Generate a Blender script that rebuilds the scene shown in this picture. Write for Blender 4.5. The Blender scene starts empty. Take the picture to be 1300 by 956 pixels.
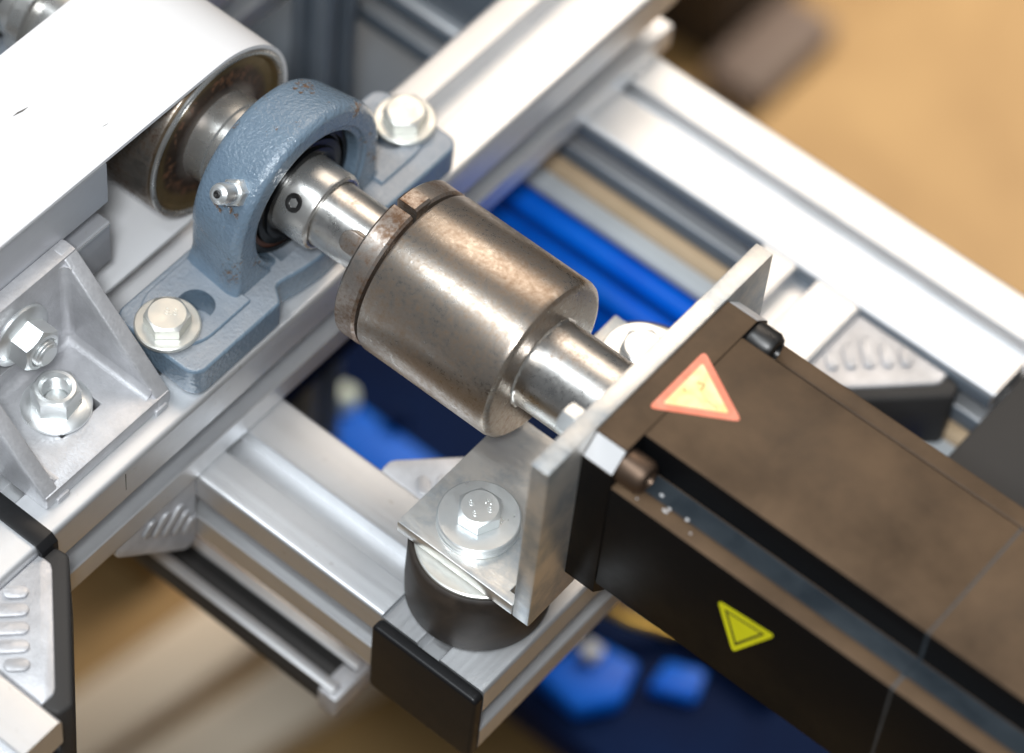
import bpy, bmesh, math, random
from mathutils import Vector, Matrix
random.seed(7)
S = bpy.context.scene
COL = S.collection
MM = 0.001
PI = math.pi

# ------------------------------------------------------------------ camera
CR = [[0.7715131436, 0.6327097014, 0.0666776046],
      [-0.5422189863, 0.5990835572, 0.5891497792],
      [-0.3328153243, 0.4906906614, -0.8052680515]]
CC = (500.7623, -586.9325, 999.1157)
cam_d = bpy.data.cameras.new('camera')
cam = bpy.data.objects.new('camera', cam_d)
COL.objects.link(cam)
cam.matrix_world = Matrix(((CR[0][0], CR[1][0], -CR[2][0], CC[0]*MM),
                           (CR[0][1], CR[1][1], -CR[2][1], CC[1]*MM),
                           (CR[0][2], CR[1][2], -CR[2][2], CC[2]*MM),
                           (0, 0, 0, 1)))
cam_d.sensor_width = 36
cam_d.lens = 4339.96/1300*36
cam_d.shift_y = -44.5/1300
cam_d.clip_start = 0.05
cam_d.clip_end = 50
cam_d.dof.use_dof = True
cam_d.dof.focus_distance = 1.193
cam_d.dof.aperture_fstop = 4.3
S.camera = cam

# ------------------------------------------------------------------ light
W = bpy.data.worlds.new('World')
S.world = W
W.use_nodes = True
W.node_tree.nodes['Background'].inputs['Color'].default_value = (0.86, 0.92, 1.0, 1)
W.node_tree.nodes['Background'].inputs['Strength'].default_value = 0.12

def area(name, loc, target, sx, sy, power, color, spread=180):
    l = bpy.data.lights.new(name, 'AREA')
    l.shape = 'RECTANGLE'; l.size = sx; l.size_y = sy; l.energy = power; l.color = color; l.spread = math.radians(spread)
    o = bpy.data.objects.new(name, l); COL.objects.link(o)
    o.location = loc
    d = Vector(target) - Vector(loc)
    # local X kept along world X
    z = -d.normalized(); x = Vector((1, 0, 0)); x = (x - z*x.dot(z)).normalized(); y = z.cross(x)
    o.matrix_world = Matrix(((x.x, y.x, z.x, loc[0]), (x.y, y.y, z.y, loc[1]), (x.z, y.z, z.z, loc[2]), (0, 0, 0, 1)))
    return o
area('warm_lamp', (-0.30, 0.785, 1.05), (0.10, 0.05, 0), 0.80, 0.66, 5.7, (1.0, 0.84, 0.68))
area('cool_lamp', (-0.20, -0.42, 1.15), (0.05, 0, 0), 0.80, 0.12, 6.2, (0.88, 0.95, 1.0))
area('flash_lamp', (0.46, -0.66, 1.16), (0.05, 0, 0), 0.20, 0.20, 13.0, (0.93, 0.97, 1.0))
area('far_floor_fill', (0.1, 2.1, 1.5), (-0.2, 1.0, -0.8), 1.2, 0.7, 14.0, (1.0, 0.90, 0.78), 56)  # added fill from an unseen source, aimed to brighten the far floor
S.view_settings.view_transform = 'Standard'
S.view_settings.look = 'None'
S.view_settings.exposure = 0.14
S.view_settings.gamma = 1.0
S.view_settings.use_curve_mapping = False

# ------------------------------------------------------------------ materials
def mat(name, base, metal=0.0, rough=0.5, spec=None, coat=0.0):
    m = bpy.data.materials.new(name); m.use_nodes = True
    b = m.node_tree.nodes['Principled BSDF']
    b.inputs['Base Color'].default_value = (*base, 1)
    b.inputs['Metallic'].default_value = metal
    b.inputs['Roughness'].default_value = rough
    if spec is not None: b.inputs['Specular IOR Level'].default_value = spec
    if coat: b.inputs['Coat Weight'].default_value = coat; b.inputs['Coat Roughness'].default_value = 0.15
    return m

class N:
    """small node-graph helper"""
    def __init__(s, m):
        s.t = m.node_tree; s.b = s.t.nodes['Principled BSDF']
        s.co = s.t.nodes.new('ShaderNodeTexCoord').outputs['Object']
    def mapping(s, scale, rot=(0, 0, 0)):
        n = s.t.nodes.new('ShaderNodeMapping'); s.t.links.new(s.co, n.inputs['Vector'])
        n.inputs['Scale'].default_value = scale; n.inputs['Rotation'].default_value = rot
        return n.outputs['Vector']
    def noise(s, scale, detail=4, rough=0.55, vec=None, dist=0.0):
        n = s.t.nodes.new('ShaderNodeTexNoise'); s.t.links.new(vec or s.co, n.inputs['Vector'])
        n.inputs['Scale'].default_value = scale; n.inputs['Detail'].default_value = detail
        n.inputs['Roughness'].default_value = rough; n.inputs['Distortion'].default_value = dist
        return n.outputs['Fac']
    def voronoi(s, scale, feature='F1'):
        n = s.t.nodes.new('ShaderNodeTexVoronoi'); s.t.links.new(s.co, n.inputs['Vector'])
        n.feature = feature; n.inputs['Scale'].default_value = scale
        return n.outputs['Distance']
    def ramp(s, fac, stops):
        n = s.t.nodes.new('ShaderNodeValToRGB'); s.t.links.new(fac, n.inputs['Fac'])
        cr = n.color_ramp
        while len(cr.elements) < len(stops): cr.elements.new(0.5)
        for e, (p, c) in zip(cr.elements, stops):
            e.position = p; e.color = (*c, 1) if len(c) == 3 else (c[0], c[0], c[0], 1)
        return n.outputs['Color']
    def mixc(s, fac, a, b):
        n = s.t.nodes.new('ShaderNodeMix'); n.data_type = 'RGBA'
        for sock, v in ((n.inputs[0], fac), (n.inputs[6], a), (n.inputs[7], b)):
            if isinstance(v, (int, float)): sock.default_value = v
            elif isinstance(v, tuple): sock.default_value = (*v, 1)
            else: s.t.links.new(v, sock)
        return n.outputs[2]
    def math(s, op, a, b):
        n = s.t.nodes.new('ShaderNodeMath'); n.operation = op
        for sock, v in ((n.inputs[0], a), (n.inputs[1], b)):
            if isinstance(v, (int, float)): sock.default_value = v
            else: s.t.links.new(v, sock)
        return n.outputs[0]
    def set(s, name, v): s.t.links.new(v, s.b.inputs[name])
    def bump(s, h, strength=0.2, dist=0.0005):
        n = s.t.nodes.new('ShaderNodeBump'); s.t.links.new(h, n.inputs['Height'])
        n.inputs['Strength'].default_value = strength; n.inputs['Distance'].default_value = dist
        s.t.links.new(n.outputs['Normal'], s.b.inputs['Normal']); s.t.links.new(n.outputs['Normal'], s.b.inputs['Coat Normal'])

def aluminium(name, axis, base=(0.80, 0.81, 0.825), r0=0.44, r1=0.53, metal=0.92):
    m = mat(name, base, metal, 0.4); g = N(m)
    sc = [420, 420, 420]; sc[axis] = 3.0
    v = g.mapping(tuple(sc))
    st = g.noise(1.0, 3, 0.6, v)
    sp = g.noise(38, 5, 0.6)
    g.set('Roughness', g.ramp(st, [(0.3, (r0,)), (0.7, (r1,))]))
    spots = g.ramp(g.noise(240, 2, 0.5), [(0.70, (0.0,)), (0.78, (1.0,))])
    c = g.mixc(g.ramp(sp, [(0.42, (0.0,)), (0.75, (0.55,))]), base, tuple(x*0.86 for x in base))
    c = g.mixc(g.math('MULTIPLY', spots, 0.35), c, (0.45, 0.42, 0.38))
    g.set('Base Color', c)
    g.bump(st, 0.10, 0.0003)
    return m
ALU_Y = aluminium('anodised_aluminium_lengthwise_y', 1)
ALU_X = aluminium('anodised_aluminium_lengthwise_x', 0)
ALU_D = aluminium('grey_anodised_conveyor_profile', 1, (0.62, 0.63, 0.66), 0.42, 0.5, 0.6)

def cast(name, base=(0.66, 0.66, 0.68)):
    m = mat(name, base, 0.55, 0.45); g = N(m)
    n1 = g.noise(900, 3, 0.6); n2 = g.noise(60, 5, 0.65)
    g.set('Base Color', g.mixc(g.ramp(n2, [(0.35, (0.0,)), (0.7, (1.0,))]), base, tuple(x*0.72 for x in base)))
    g.set('Roughness', g.ramp(n1, [(0.3, (0.36,)), (0.7, (0.58,))]))
    g.bump(n1, 0.35, 0.0004)
    return m
CAST = cast('die_cast_aluminium')

def zinc(name, base=(0.78, 0.79, 0.77), r=0.24):
    m = mat(name, base, 0.8, r); g = N(m)
    n1 = g.noise(160, 3, 0.5); n2 = g.noise(90, 4, 0.6)
    g.set('Roughness', g.ramp(n1, [(0.3, (r*0.9,)), (0.7, (r*1.35,))]))
    g.set('Base Color', g.mixc(n2, base, (base[0]*0.83, base[1]*0.86, base[2]*0.88)))
    g.bump(n1, 0.05, 0.0002)
    return m
ZINC = zinc('zinc_plated_steel', (0.90, 0.91, 0.90), 0.30)
ZINC_W = zinc('dull_yellowish_zinc', (0.80, 0.785, 0.73), 0.38)
STEEL = zinc('bright_turned_steel', (0.62, 0.60, 0.57), 0.25)

def rusty(name, base, rust, lo, hi, r0=0.24, r1=0.5, sc=55, turn=True, wbig=0.6):
    m = mat(name, base, 1.0, 0.35); g = N(m)
    big = g.noise(sc, 6, 0.7); fine = g.noise(520, 5, 0.75)
    mix = g.math('ADD', g.math('MULTIPLY', big, wbig), g.math('MULTIPLY', fine, 1-wbig))
    fac = g.ramp(mix, [(lo, (0.0,)), (hi, (1.0,))])
    g.set('Base Color', g.mixc(fac, base, rust))
    g.set('Metallic', g.ramp(fac, [(0.0, (1.0,)), (1.0, (0.65,))]))
    g.set('Roughness', g.ramp(mix, [(0.3, (r0,)), (0.68, (r1,))]))
    v = g.mapping((900, 12, 12)) if turn else None
    h = g.math('ADD', fine, g.math('MULTIPLY', g.noise(1.0, 2, 0.5, v), 0.5)) if turn else fine
    g.bump(h, 0.13, 0.0003)
    return m
COUPLING = rusty('worn_steel_with_brown_bloom', (0.46, 0.425, 0.385), (0.25, 0.17, 0.11), 0.36, 0.66, 0.22, 0.38, 40, True, 0.38)
RING = rusty('pitted_steel_with_rust_specks', (0.50, 0.46, 0.42), (0.17, 0.10, 0.06), 0.42, 0.60)
ROLLER = rusty('dark_steel_with_rust', (0.36, 0.33, 0.29), (0.10, 0.055, 0.03), 0.44, 0.60, 0.22, 0.5, 40)
def roller_face():
    m = mat('roller_end_with_rust_rings', (0.3, 0.25, 0.18), 0.9, 0.35); g = N(m)
    sx = g.t.nodes.new('ShaderNodeSeparateXYZ'); g.t.links.new(g.co, sx.inputs[0])
    zz = g.math('SUBTRACT', sx.outputs['Z'], 0.036)
    r = g.math('SQRT', g.math('ADD', g.math('MULTIPLY', sx.outputs['Y'], sx.outputs['Y']), g.math('MULTIPLY', zz, zz)), 0.0)
    r = g.math('ADD', g.math('MULTIPLY', r, 1/0.036), g.math('MULTIPLY', g.math('SUBTRACT', g.noise(60, 5, 0.7), 0.5), 0.14))
    col = g.ramp(r, [(0.50, (0.30, 0.26, 0.23)), (0.60, (0.10, 0.07, 0.055)), (0.72, (0.11, 0.075, 0.05)), (0.80, (0.27, 0.19, 0.085)), (0.90, (0.30, 0.22, 0.11)), (0.97, (0.20, 0.15, 0.10))])
    spots = g.math('MULTIPLY', g.ramp(g.noise(330, 4, 0.6), [(0.54, (0.0,)), (0.62, (1.0,))]), g.ramp(r, [(0.55, (0.0,)), (0.62, (1.0,)), (0.74, (1.0,)), (0.80, (0.1,))]))
    g.set('Base Color', g.mixc(spots, col, (0.17, 0.075, 0.035)))
    g.set('Metallic', g.mixc(spots, (0.85,)*3, (0.1,)*3))
    g.set('Roughness', g.ramp(g.noise(200, 4, 0.6), [(0.3, (0.28,)), (0.7, (0.5,))]))
    return m
ROLLFACE = roller_face()
SHAFT = rusty('ground_shaft_steel', (0.66, 0.64, 0.61), (0.30, 0.20, 0.13), 0.53, 0.70, 0.2, 0.42)

def paint(name, base, chips=(0.17, 0.09, 0.04)):
    m = mat(name, base, 0.0, 0.34, 0.6, 0.6); m.node_tree.nodes['Principled BSDF'].inputs['Coat Roughness'].default_value = 0.09; g = N(m)
    lump = g.noise(620, 3, 0.6); broad = g.noise(45, 4, 0.6)
    c = g.mixc(g.ramp(broad, [(0.3, (0.0,)), (0.75, (1.0,))]), base, (base[0]*1.35, base[1]*1.3, base[2]*1.22))
    a = g.ramp(g.noise(60, 5, 0.65), [(0.57, (0.0,)), (0.62, (1.0,))])
    b = g.ramp(g.noise(480, 4, 0.7), [(0.50, (0.0,)), (0.58, (1.0,))])
    sz = g.t.nodes.new('ShaderNodeSeparateXYZ'); g.t.links.new(g.co, sz.inputs[0])
    hi = g.ramp(sz.outputs['Z'], [(0.018, (0.0,)), (0.026, (1.0,))])
    k = g.math('MULTIPLY', g.math('MULTIPLY', a, b), hi)
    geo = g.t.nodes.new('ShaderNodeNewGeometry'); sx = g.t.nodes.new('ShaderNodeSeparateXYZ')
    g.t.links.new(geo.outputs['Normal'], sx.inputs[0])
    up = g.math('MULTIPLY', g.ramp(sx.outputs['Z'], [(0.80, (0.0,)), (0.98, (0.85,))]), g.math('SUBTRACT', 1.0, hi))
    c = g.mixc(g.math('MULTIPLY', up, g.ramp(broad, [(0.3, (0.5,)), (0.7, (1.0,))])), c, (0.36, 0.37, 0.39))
    g.set('Base Color', g.mixc(k, c, chips))
    g.set('Roughness', g.mixc(k, (0.27,)*3, (0.8,)*3))
    g.bump(g.math('SUBTRACT', lump, g.math('MULTIPLY', k, 0.6)), 0.75, 0.0008)
    return m
BLUEGREY = paint('blue_grey_machine_paint', (0.135, 0.195, 0.265))

def black_coat(name, base=(0.004, 0.004, 0.0045), dust=(0.20, 0.128, 0.075), amount=0.8, r=(0.36, 0.55), spec=0.14):
    m = mat(name, base, 0.0, 0.45, spec); g = N(m)
    n = g.noise(27, 6, 0.62, None, 0.1); f = g.noise(600, 3, 0.6)
    # dust settles on faces that look up
    geo = g.t.nodes.new('ShaderNodeNewGeometry'); sx = g.t.nodes.new('ShaderNodeSeparateXYZ')
    g.t.links.new(geo.outputs['Normal'], sx.inputs[0])
    up = g.ramp(sx.outputs['Z'], [(0.55, (0.0,)), (0.95, (1.0,))])
    d = g.math('MULTIPLY', g.ramp(n, [(0.28, (0.38,)), (0.74, (0.92,))]), amount)
    g.set('Base Color', g.mixc(g.math('MULTIPLY', d, up), base, dust))
    g.set('Roughness', g.ramp(n, [(0.3, (r[0],)), (0.7, (r[1],))]))
    g.bump(f, 0.12, 0.0002)
    return m
MOTOR = black_coat('black_motor_housing_with_brown_dust')
MOTOR_SIDE = MOTOR
PLASTIC = black_coat('black_moulded_plastic', (0.010, 0.010, 0.011), (0.03, 0.03, 0.03), 0.3, (0.32, 0.45), 0.3)
DARKPLASTIC = black_coat('charcoal_moulded_plastic', (0.045, 0.043, 0.042), (0.06, 0.055, 0.05), 0.3, (0.4, 0.55))
BLACKRING = mat('black_seal_lacquer', (0.004, 0.004, 0.0045), 0.0, 0.25, 0.25)
SEALRUST = mat('brown_grease_on_seal', (0.09, 0.028, 0.010), 0.0, 0.45)
SOCKET = zinc('blackened_socket_screw', (0.075, 0.072, 0.07), 0.35)

def belt_mat():
    m = mat('white_conveyor_belting', (0.80, 0.80, 0.81), 0.0, 0.5, 0.35); g = N(m)
    n = g.noise(14, 5, 0.6); f = g.noise(1200, 2, 0.5)
    st = g.ramp(g.noise(7, 5, 0.7, g.mapping((1.6, 0.5, 1))), [(0.55, (0.0,)), (0.75, (0.35,))])
    g.set('Base Color', g.mixc(st, g.ramp(n, [(0.3, (0.80, 0.80, 0.815)), (0.7, (0.77, 0.77, 0.78))]), (0.68, 0.67, 0.62)))
    g.bump(f, 0.06, 0.0002)
    return m
BELT = belt_mat()
SCUFF = mat('dark_belt_scuff', (0.12, 0.11, 0.10), 0, 0.7)
def ply(name, a, b, r=0.5, sc=6, metal=0.0):
    m = mat(name, a, metal, r); g = N(m)
    g.set('Base Color', g.ramp(g.noise(sc, 5, 0.6, None, 0.6), [(0.3, a), (0.7, b)]))
    return m
PLATE = None
def steel_plate():
    m = mat('bright_milled_steel_plate', (0.66, 0.66, 0.64), 0.8, 0.36); g = N(m)
    v = g.mapping((140, 900, 900)); st = g.noise(1.0, 4, 0.65, v); bl = g.noise(42, 5, 0.7)
    g.set('Roughness', g.ramp(st, [(0.3, (0.30,)), (0.7, (0.46,))]))
    g.set('Base Color', g.mixc(g.ramp(bl, [(0.44, (0.0,)), (0.64, (1.0,))]), (0.84, 0.82, 0.78), (0.52, 0.57, 0.61)))
    g.bump(st, 0.10, 0.0002)
    return m
PLATE = steel_plate()
RUBBER = ply('dusty_black_rubber', (0.014, 0.012, 0.011), (0.055, 0.042, 0.033), 0.58, 55)
RED = ply('faded_red_sticker_print', (0.86, 0.21, 0.12), (0.90, 0.33, 0.22), 0.6, 90)
CREAM = ply('faded_yellow_sticker_print', (0.95, 0.74, 0.22), (0.96, 0.88, 0.58), 0.6, 110)
YELLOW = ply('bright_yellow_sticker', (0.80, 0.78, 0.01), (0.74, 0.70, 0.01), 0.45, 120)
INK = mat('black_sticker_ink', (0.02, 0.02, 0.015), 0, 0.5)
FADEINK = mat('faded_brown_ink', (0.50, 0.30, 0.10), 0, 0.5)
BLUE = ply('bright_blue_enamel', (0.0, 0.10, 0.60), (0.0, 0.14, 0.70), 0.4, 20)
BLUE.node_tree.nodes['Principled BSDF'].inputs['Specular IOR Level'].default_value = 0.2
NAVY = ply('navy_enamel', (0.0, 0.006, 0.035), (0.0, 0.011, 0.055), 0.6, 20)
NAVY.node_tree.nodes['Principled BSDF'].inputs['Specular IOR Level'].default_value = 0.1
PALEGREY = ply('pale_grey_sheet', (0.55, 0.58, 0.60), (0.48, 0.51, 0.53), 0.5, 20)
BEIGE = ply('beige_strip_wood', (0.62, 0.46, 0.30), (0.54, 0.40, 0.25), 0.5, 40)
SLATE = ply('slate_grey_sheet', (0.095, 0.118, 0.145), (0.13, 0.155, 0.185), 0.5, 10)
BRASS = ply('brass_fitting_metal', (0.55, 0.36, 0.09), (0.42, 0.27, 0.06), 0.35, 200, 1.0)
NYLON = mat('white_nylon', (0.75, 0.85, 0.74), 0, 0.4)
ORANGE = mat('orange_plastic', (0.85, 0.22, 0.03), 0, 0.45)
DARKWOOD = ply('dark_brown_board', (0.022, 0.014, 0.008), (0.03, 0.02, 0.012), 0.6, 5)
MAUVE = ply('grey_brown_board', (0.085, 0.058, 0.042), (0.11, 0.078, 0.062), 0.7, 6)
PALEWOOD = ply('pale_timber', (0.85, 0.72, 0.56), (0.74, 0.60, 0.44), 0.6, 8)
SHADED_FLOOR = ply('amber_shaded_floor', (0.18, 0.10, 0.02), (0.22, 0.12, 0.03), 0.6, 5)
FLOOR = ply('tan_workshop_floor', (0.22, 0.122, 0.036), (0.36, 0.225, 0.085), 0.6, 5)
DUST_AND_SHEEN = ply('grey_dust_and_cool_sheen_on_black', (0.020, 0.027, 0.034), (0.045, 0.055, 0.064), 0.3, 60)
BARE = mat('bare_satin_alloy', (0.72, 0.72, 0.73), 0.3, 0.5)
BLACK = mat('matt_black', (0.006, 0.006, 0.007), 0, 0.7)

# ------------------------------------------------------------------ mesh helpers (millimetres)
class MB:
    def __init__(s): s.bm = bmesh.new()
    def poly(s, pts): return [s.bm.verts.new(Vector(p)*MM) for p in pts]
    def face(s, vs):
        try: return s.bm.faces.new(vs)
        except ValueError: return None
    def prism(s, pts2, axis, a, b, bevel=0.0, seg=2, ang=25):
        """extrude a 2-D polygon along axis; pts2 are the two remaining coordinates in (x,y,z) order"""
        def P(p, t):
            q = [p[0], p[1]]; q.insert(axis, t); return q
        n0 = len(s.bm.verts)
        A = s.poly([P(p, a) for p in pts2]); B = s.poly([P(p, b) for p in pts2])
        fs = [s.face(A), s.face(B)]
        k = len(pts2)
        for i in range(k): fs.append(s.face([A[i], A[(i+1) % k], B[(i+1) % k], B[i]]))
        fs = [f for f in fs if f]
        bmesh.ops.recalc_face_normals(s.bm, faces=fs)
        if bevel: s.bevel(fs, bevel, seg, ang)
        return s
    def bevel(s, fs, w, seg=2, ang=25):
        es = set()
        for f in fs:
            for e in f.edges:
                if len(e.link_faces) == 2 and e.calc_face_angle(0) > math.radians(ang): es.add(e)
        bmesh.ops.bevel(s.bm, geom=list(es), offset=w*MM, segments=seg, affect='EDGES', profile=0.5, clamp_overlap=True)
    def box(s, x0, x1, y0, y1, z0, z1, bevel=0.0, seg=2):
        return s.prism([(x0, y0), (x1, y0), (x1, y1), (x0, y1)], 2, z0, z1, bevel, seg)
    def loft(s, rings, close=True, cap0=True, cap1=True):
        R = [s.poly(r) for r in rings]; fs = []
        for A, B in zip(R, R[1:]):
            k = len(A)
            for i in range(k if close else k-1):
                fs.append(s.face([A[i], A[(i+1) % k], B[(i+1) % k], B[i]]))
        if cap0: fs.append(s.face(list(reversed(R[0]))))
        if cap1: fs.append(s.face(R[-1]))
        bmesh.ops.recalc_face_normals(s.bm, faces=[f for f in fs if f])
        return s
    def lathe(s, prof, axis='x', c=(0, 0, 0), seg=96, a0=0.0, a1=360.0, cap0=True, cap1=True, endcaps=False):
        """prof = [(t, r)...] along axis through c"""
        full = abs(a1-a0-360) < 1e-6
        k = seg if full else seg+1
        rings = []
        for t, r in prof:
            ring = []
            for i in range(k):
                th = math.radians(a0+(a1-a0)*i/seg)
                u, v = r*math.cos(th), r*math.sin(th)
                if axis == 'x': ring.append((c[0]+t, c[1]+u, c[2]+v))
                elif axis == 'y': ring.append((c[0]+v, c[1]+t, c[2]+u))
                else: ring.append((c[0]+u, c[1]+v, c[2]+t))
            rings.append(ring)
        if full: return s.loft(rings, True, cap0, cap1)
        R = [s.poly(r) for r in rings]; fs = []
        m = len(R)
        for j in range(m):
            A, B = R[j], R[(j+1) % m]
            for i in range(k-1): fs.append(s.face([A[i], A[i+1], B[i+1], B[i]]))
        fs.append(s.face([r[0] for r in R])); fs.append(s.face([r[-1] for r in R]))
        bmesh.ops.recalc_face_normals(s.bm, faces=[f for f in fs if f])
        return s
    def tube(s, pts, r, seg=12):
        rings = []
        P = [Vector(p) for p in pts]; ref = Vector((0.3, 0.2, 1)).normalized()
        for i, p in enumerate(P):
            t = (P[min(i+1, len(P)-1)]-P[max(i-1, 0)]).normalized()
            u = t.cross(ref).normalized(); v = t.cross(u)
            rr = r[i] if isinstance(r, (list, tuple)) else r
            rings.append([tuple(p+u*(rr*math.cos(2*PI*k/seg))+v*(rr*math.sin(2*PI*k/seg))) for k in range(seg)])
        return s.loft(rings)
    def move(s, M):
        bmesh.ops.transform(s.bm, matrix=M, verts=s.bm.verts); return s
    def obj(s, name, m, parent=None, local=True, sharp=32):
        if parent is not None and not local:
            off = Vector((0, 0, 0)); p = parent
            while p is not None: off += p.location; p = p.parent
            bmesh.ops.translate(s.bm, vec=-off, verts=s.bm.verts)
        me = bpy.data.meshes.new(name); s.bm.to_mesh(me); s.bm.free()
        for p in me.polygons: p.use_smooth = True
        me.set_sharp_from_angle(angle=math.radians(sharp))
        me.materials.append(m)
        o = bpy.data.objects.new(name, me); COL.objects.link(o)
        if parent is not None: o.parent = parent
        return o

def tag(o, label=None, cat=None, group=None, kind=None):
    if label: o['label'] = label
    if cat: o['category'] = cat
    if group: o['group'] = group
    if kind: o['kind'] = kind
    return o
def thing(name, label, cat, loc=(0, 0, 0), group=None, rot=None):
    o = bpy.data.objects.new(name, None); COL.objects.link(o)
    o.location = Vector(loc)*MM
    if rot is not None: o.rotation_euler = rot
    o.empty_display_size = 0.01
    return tag(o, label, cat, group)
def copy_tree(o, parent=None):
    c = o.copy(); COL.objects.link(c); c.parent = parent
    for ch in list(o.children): copy_tree(ch, c)
    return c
def rrect(x0, x1, y0, y1, r, n=5):
    pts = []
    for cx, cy, a in ((x1-r, y0+r, -90), (x1-r, y1-r, 0), (x0+r, y1-r, 90), (x0+r, y0+r, 180)):
        for i in range(n+1):
            t = math.radians(a+90*i/n); pts.append((cx+r*math.cos(t), cy+r*math.sin(t)))
    return pts

def section(u0, u1, v0, v1, r=2.0, top=None, right=None, left=None, bottom=None, n=4):
    """slotted profile outline; each slot = (start, end, depth)"""
    P = []
    def arc(cx, cy, a):
        for i in range(n+1):
            t = math.radians(a+90*i/n); P.append((cx+r*math.cos(t), cy+r*math.sin(t)))
    c = 0.5
    if bottom: a, b, d = bottom; P += [(a-c, v0), (a, v0+c), (a, v0+d), (b, v0+d), (b, v0+c), (b+c, v0)]
    arc(u1-r, v0+r, -90)
    if right: a, b, d = right; P += [(u1, a-c), (u1-c, a), (u1-d, a), (u1-d, b), (u1-c, b), (u1, b+c)]
    arc(u1-r, v1-r, 0)
    if top: a, b, d = top; P += [(b+c, v1), (b, v1-c), (b, v1-d), (a, v1-d), (a, v1-c), (a-c, v1)]
    arc(u0+r, v1-r, 90)
    if left: a, b, d = left; P += [(u0, b+c), (u0+c, b), (u0+d, b), (u0+d, a), (u0+c, a), (u0, a-c)]
    arc(u0+r, v0+r, 180)
    return P

# ------------------------------------------------------------------ setting: floor and what stands on it
m = MB(); m.box(-9000, 9000, -9000, 9000, -806, -800)
tag(m.obj('floor', FLOOR), kind='structure')

t = thing('timber_plank', 'pale timber plank lying on the floor below the lower left rail, nearer of two', 'plank', (-232, 190, -790), 'pale planks on the floor')
m = MB(); m.box(-22, 22, -420, 420, -10, 12, 3); b = m.obj('board', PALEWOOD, t); t.rotation_euler.z = math.radians(-9)
t2 = copy_tree(t); t2.location = Vector((-165, 215, -790))*MM; t2.rotation_euler.z = math.radians(-13)
t2['label'] = 'pale timber plank on the floor, farther to the right below the rail'
m = MB(); m.box(-470, -285, 215, 420, -800, -700, 4)  # added block: the floor's shade under the frame put into dark amber
tag(m.obj('shaded_floor_block', SHADED_FLOOR), 'dark amber block added for the shaded floor below the lower left bracket', 'crate')
m = MB(); m.box(-470, -286, 785, 1300, -800, -640, 6)
tag(m.obj('dark_cabinet', DARKWOOD), 'almost black cabinet standing far behind the top end of the main beam', 'cabinet')
m = MB(); m.box(-284, -236, 765, 860, -800, -772, 6)
tag(m.obj('brown_crate', MAUVE), 'blurred grey brown crate standing on the floor beside the dark cabinet', 'crate')

# ------------------------------------------------------------------ aluminium beams
t = thing('aluminium_beam', 'main slotted aluminium beam that carries the blue grey bearing block', 'beam', (0, 0, -46.6), 'slotted aluminium beams')
m = MB(); m.prism(section(-22.5, 22.5, -46.6, 0, 2.4, top=(-8.5, 3.3, 10), right=(-33, -18, 13), left=(-31, -16, 13)), 1, -330, 208)
m.obj('profile', ALU_Y, t, False)
m = MB(); m.prism([(-22.9, -47), (-22.9, 0.0), (-22.5, 1.2), (22.0, 1.2), (24.6, -1.4), (24.8, -47), (22.9, -47), (22.9, -2), (21.5, 0.05), (-22.52, 0.05), (-22.52, -47)], 1, -156.4, -148.4, 0.3)
m.obj('band', PLASTIC, t, False)

m = MB(); m.loft([[(22.45, -112.6, -2.6), (22.45, -112.1, -2.6), (22.45, -112.2, -12.5), (22.45, -112.5, -12.5)], [(22.56, -112.6, -2.6), (22.56, -112.1, -2.6), (22.56, -112.2, -12.5), (22.56, -112.5, -12.5)]])
m.obj('scratch', SCUFF, t, False)
tb = thing('aluminium_beam', 'far slotted aluminium beam hidden behind the white belt at the top left', 'beam', (-131, 0, -46.6), 'slotted aluminium beams')
m = MB(); m.prism(section(-22.5-131, 22.5-131, -46.6, 0, 2.4, top=(-139.5, -127.7, 10), right=(-33, -18, 13), left=(-31, -16, 13)), 1, -330, 208)
m.obj('profile', ALU_Y, tb, False)

t = thing('aluminium_beam', 'front cross beam with open slot between the main beam and the rubber mount', 'beam', (0, -51, -86.7), 'slotted aluminium beams')
m = MB(); m.prism(section(-75, -27, -86.7, -46.75, 1.8, top=(-59.1, -47.5, 7.5), left=(-72.8, -60, 15), right=(-72.8, -60, 12)), 0, -160, 110.8)
m.obj('profile', ALU_X, t, False)

t = thing('aluminium_beam', 'rear cross beam running diagonally across the upper right of the photo', 'beam', (60, 178, -75.5), 'slotted aluminium beams')
m = MB(); m.prism(section(154, 202, -75.5, -46.75, 1.8, top=(176, 183.6, 10), left=(-66.4, -55.8, 14), right=(-66.4, -55.8, 12)), 0, -260, 221)
m.obj('profile', ALU_X, t, False)

for z0_, z1_ in ((-55.6, -48.6), (-75.2, -66.6)):  # added strips put the flanges' dark reflection into slate colour
    m = MB(); m.box(-150, 220, 153.1, 153.95, z0_, z1_, 0.15); m.obj('dark_reflection_strip', SLATE, t, False)
t = thing('aluminium_beam', 'short beam under the motor mount with a black end cap', 'beam', (135, 40, -86.7), 'slotted aluminium beams')
m = MB(); m.prism(section(111.1, 158.8, -86.7, -46.75, 1.8, top=(128, 138, 8), right=(-73.6, -60, 14), left=(-73.6, -60, 12)), 1, -75.2, 153.0)
m.obj('profile', ALU_Y, t, False)
m = MB(); m.prism(rrect(110.7, 159.2, -87.4, -46.9, 2.5), 1, -80.6, -75.3, 1.4, 3)
m.obj('end_cap', PLASTIC, t, False)

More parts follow.
